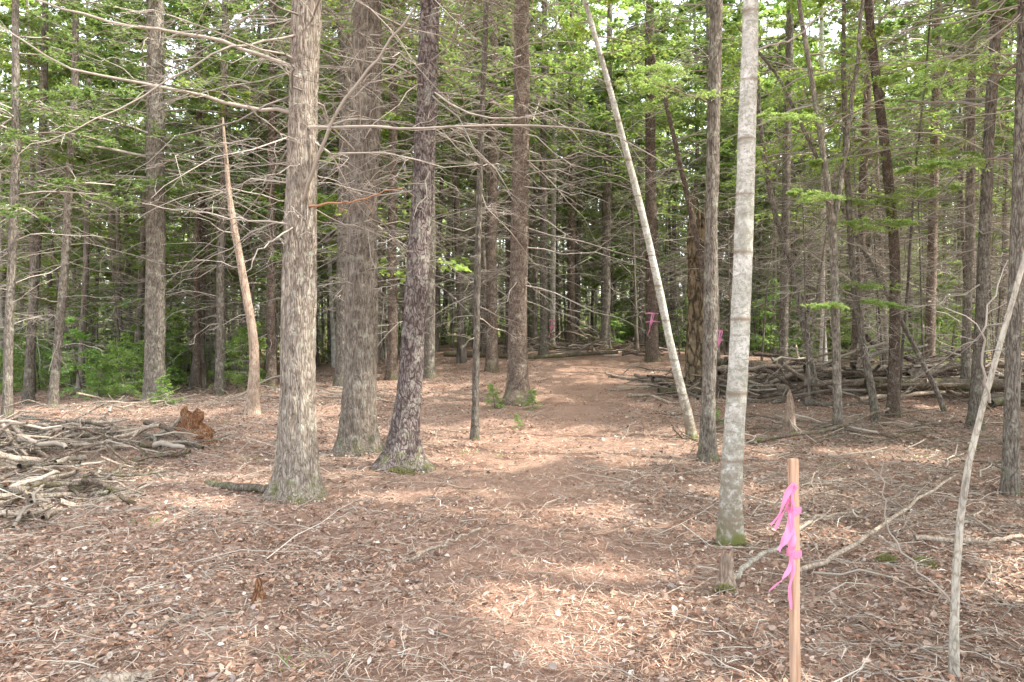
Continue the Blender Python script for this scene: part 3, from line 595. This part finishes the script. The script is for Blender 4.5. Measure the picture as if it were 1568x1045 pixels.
def wood():
    m,nt=newmat('stake_wood');n=N(nt);v,o=mapp(n,(1,1,.06));a=noise(n,v,60,5,.6);b=noise(n,o,8,3)
    col=ramp(n,a,[(.3,(.32,.185,.12)),(.5,(.50,.33,.225)),(.75,(.62,.45,.325))])
    col=mixc(n,ramp(n,b,[(.5,(0,0,0)),(.75,(.5,.5,.5))]),col,(.34,.27,.22));finish(n,col,a,.3,.003,.75);return m
sx,sy=1.045,2.7;sz=float(hz(sx,sy))
st=bpy.data.objects.new('survey_stake',None);bpy.context.scene.collection.objects.link(st);st.location=(sx,sy,sz)
B=MB();hw,hd=.0185,.012;c=.003
prof=np.array([(-hw+c,-hd),(hw-c,-hd),(hw,-hd+c),(hw,hd-c),(hw-c,hd),(-hw+c,hd),(-hw,hd-c),(-hw,-hd+c)])
Z=[-.15]+list(np.linspace(0,1.14,30))+[1.145];V=[]
for i,z in enumerate(Z):
    s=.9 if i==len(Z)-1 else 1;lean=(-.006+.012*(1-z));V+= [(px*s+lean+.0012*math.sin(z*9),py*s+.01*z,z) for px,py in prof]
V=np.array(V);m,j=np.meshgrid(np.arange(len(Z)-1),np.arange(8),indexing='ij');i0=m*8+j;i1=m*8+(j+1)%8
F=np.stack([i0,i1,i1+8,i0+8],-1).reshape(-1,4);e=(len(Z)-1)*8
F=np.concatenate([F,[[e,e+1,e+2,e+7],[e+7,e+2,e+3,e+6],[e+6,e+3,e+4,e+5]]]);B.add(V,F,0,smooth=False)
o=B.build('wooden_post',[wood()]);o.parent=st;o.rotation_euler=(0,0,.5)
B=MB()
for zc in (.96,.80):
    a=np.linspace(0,6.2832,17)[:-1];zz=np.array([-.012,-.004,.004,.012]);V=[]
    for q in zz:
        for t in a:
            ex=np.sign(np.cos(t))*min(1,abs(np.cos(t))*1.35)*(hw+.005);ey=np.sign(np.sin(t))*min(1,abs(np.sin(t))*1.35)*(hd+.005)
            X=ex+(-.006+.012*(1-zc));Y=ey+.01*zc;V.append((X*math.cos(.5)-Y*math.sin(.5),X*math.sin(.5)+Y*math.cos(.5),zc+q*(1+.2*math.sin(3*t))+.004*math.sin(t)))
    m,j=np.meshgrid(np.arange(3),np.arange(16),indexing='ij');i0=m*16+j;i1=m*16+(j+1)%16;B.add(np.array(V),np.stack([i0,i1,i1+16,i0+16],-1).reshape(-1,4),0)
x0=-.022
ribbon(B,[(x0,-.015,.96),(-.03,-.022,1.02),(-.015,-.03,1.06),(-.04,-.02,1.03),(-.065,-.02,.95),(-.1,-.02,.905)],.024,1.2,seed=.3)
ribbon(B,[(x0,-.015,.96),(-.035,-.02,1.01),(-.05,-.03,.97),(-.07,-.02,.93),(-.085,-.02,.89)],.014,2,seed=1)
ribbon(B,[(x0,-.015,.96),(-.03,-.02,.90),(-.055,-.03,.85),(-.07,-.02,.81)],.028,1.,seed=.2)
ribbon(B,[(x0,-.015,.95),(-.02,-.025,.88),(-.03,-.03,.83),(x0,-.02,.80)],.026,.8,seed=2.6)
ribbon(B,[(x0,-.015,.80),(-.03,-.02,.75),(-.06,-.03,.71),(-.105,-.02,.665)],.018,1.6,seed=.6)
ribbon(B,[(x0,-.015,.80),(-.02,-.02,.74),(-.035,-.02,.68),(-.028,-.02,.60)],.016,1.4,seed=3.3)
o=B.build('pink_flagging_ribbon',[PINK]);o.parent=st
def flag(x,y,z,w=.4):
    B=MB()
    ribbon(B,[(x-w*.45,y-.25,z+.1),(x-.1,y-.25,z+.12),(x+w*.4,y-.23,z+.11)],.035,.3,seed=.1)
    ribbon(B,[(x-w*.45,y-.25,z-.12),(x,y-.25,z-.1),(x+w*.5,y-.23,z-.11)],.035,.3,seed=.1)
    ribbon(B,[(x,y-.25,z+.12),(x-.05,y-.28,z-.1),(x-.08,y-.28,z-.28)],.04,1,seed=0)
    ribbon(B,[(x+.05,y-.25,z+.1),(x-.02,y-.28,z-.15),(x-.12,y-.28,z-.45)],.035,1.6,seed=.4)
    B.build('pink_flagging_tape',[PINK],(x,y,z))
flag(3.75,20.0,1.85,.42);flag(1.3,24,1.7,.25);flag(4.72,17,1.4,.15)
# ---------------- world / sun / camera
sc=bpy.context.scene
w=bpy.data.worlds.new('World');sc.world=w;w.use_nodes=True;nt=w.node_tree;bg=nt.nodes['Background']
sk=nt.nodes.new('ShaderNodeTexSky');sk.sky_type='NISHITA';sk.sun_disc=False
el=math.asin(SUN[2]);az=math.atan2(SUN[0],SUN[1]);sk.sun_elevation=el;sk.sun_rotation=az;sk.dust_density=3;sk.air_density=1
hs=nt.nodes.new('ShaderNodeHueSaturation');hs.inputs['Saturation'].default_value=.3
nt.links.new(sk.outputs[0],hs.inputs['Color']);nt.links.new(hs.outputs[0],bg.inputs[0]);bg.inputs[1].default_value=.85
sd=bpy.data.lights.new('sun','SUN');sd.energy=9;sd.angle=math.radians(.6);sd.color=(1,.93,.83)
so=bpy.data.objects.new('sun',sd);sc.collection.objects.link(so);so.rotation_euler=Vector(-SUN).to_track_quat('-Z','Y').to_euler()
cd=bpy.data.cameras.new('camera');cd.lens=26;cd.sensor_width=36;cd.clip_end=1500
co=bpy.data.objects.new('camera',cd);sc.collection.objects.link(co);co.location=(0,0,1.6);co.rotation_euler=(math.radians(90-1.1),0,0);sc.camera=co
sc.view_settings.view_transform='Standard';sc.view_settings.look='None';sc.view_settings.exposure=0
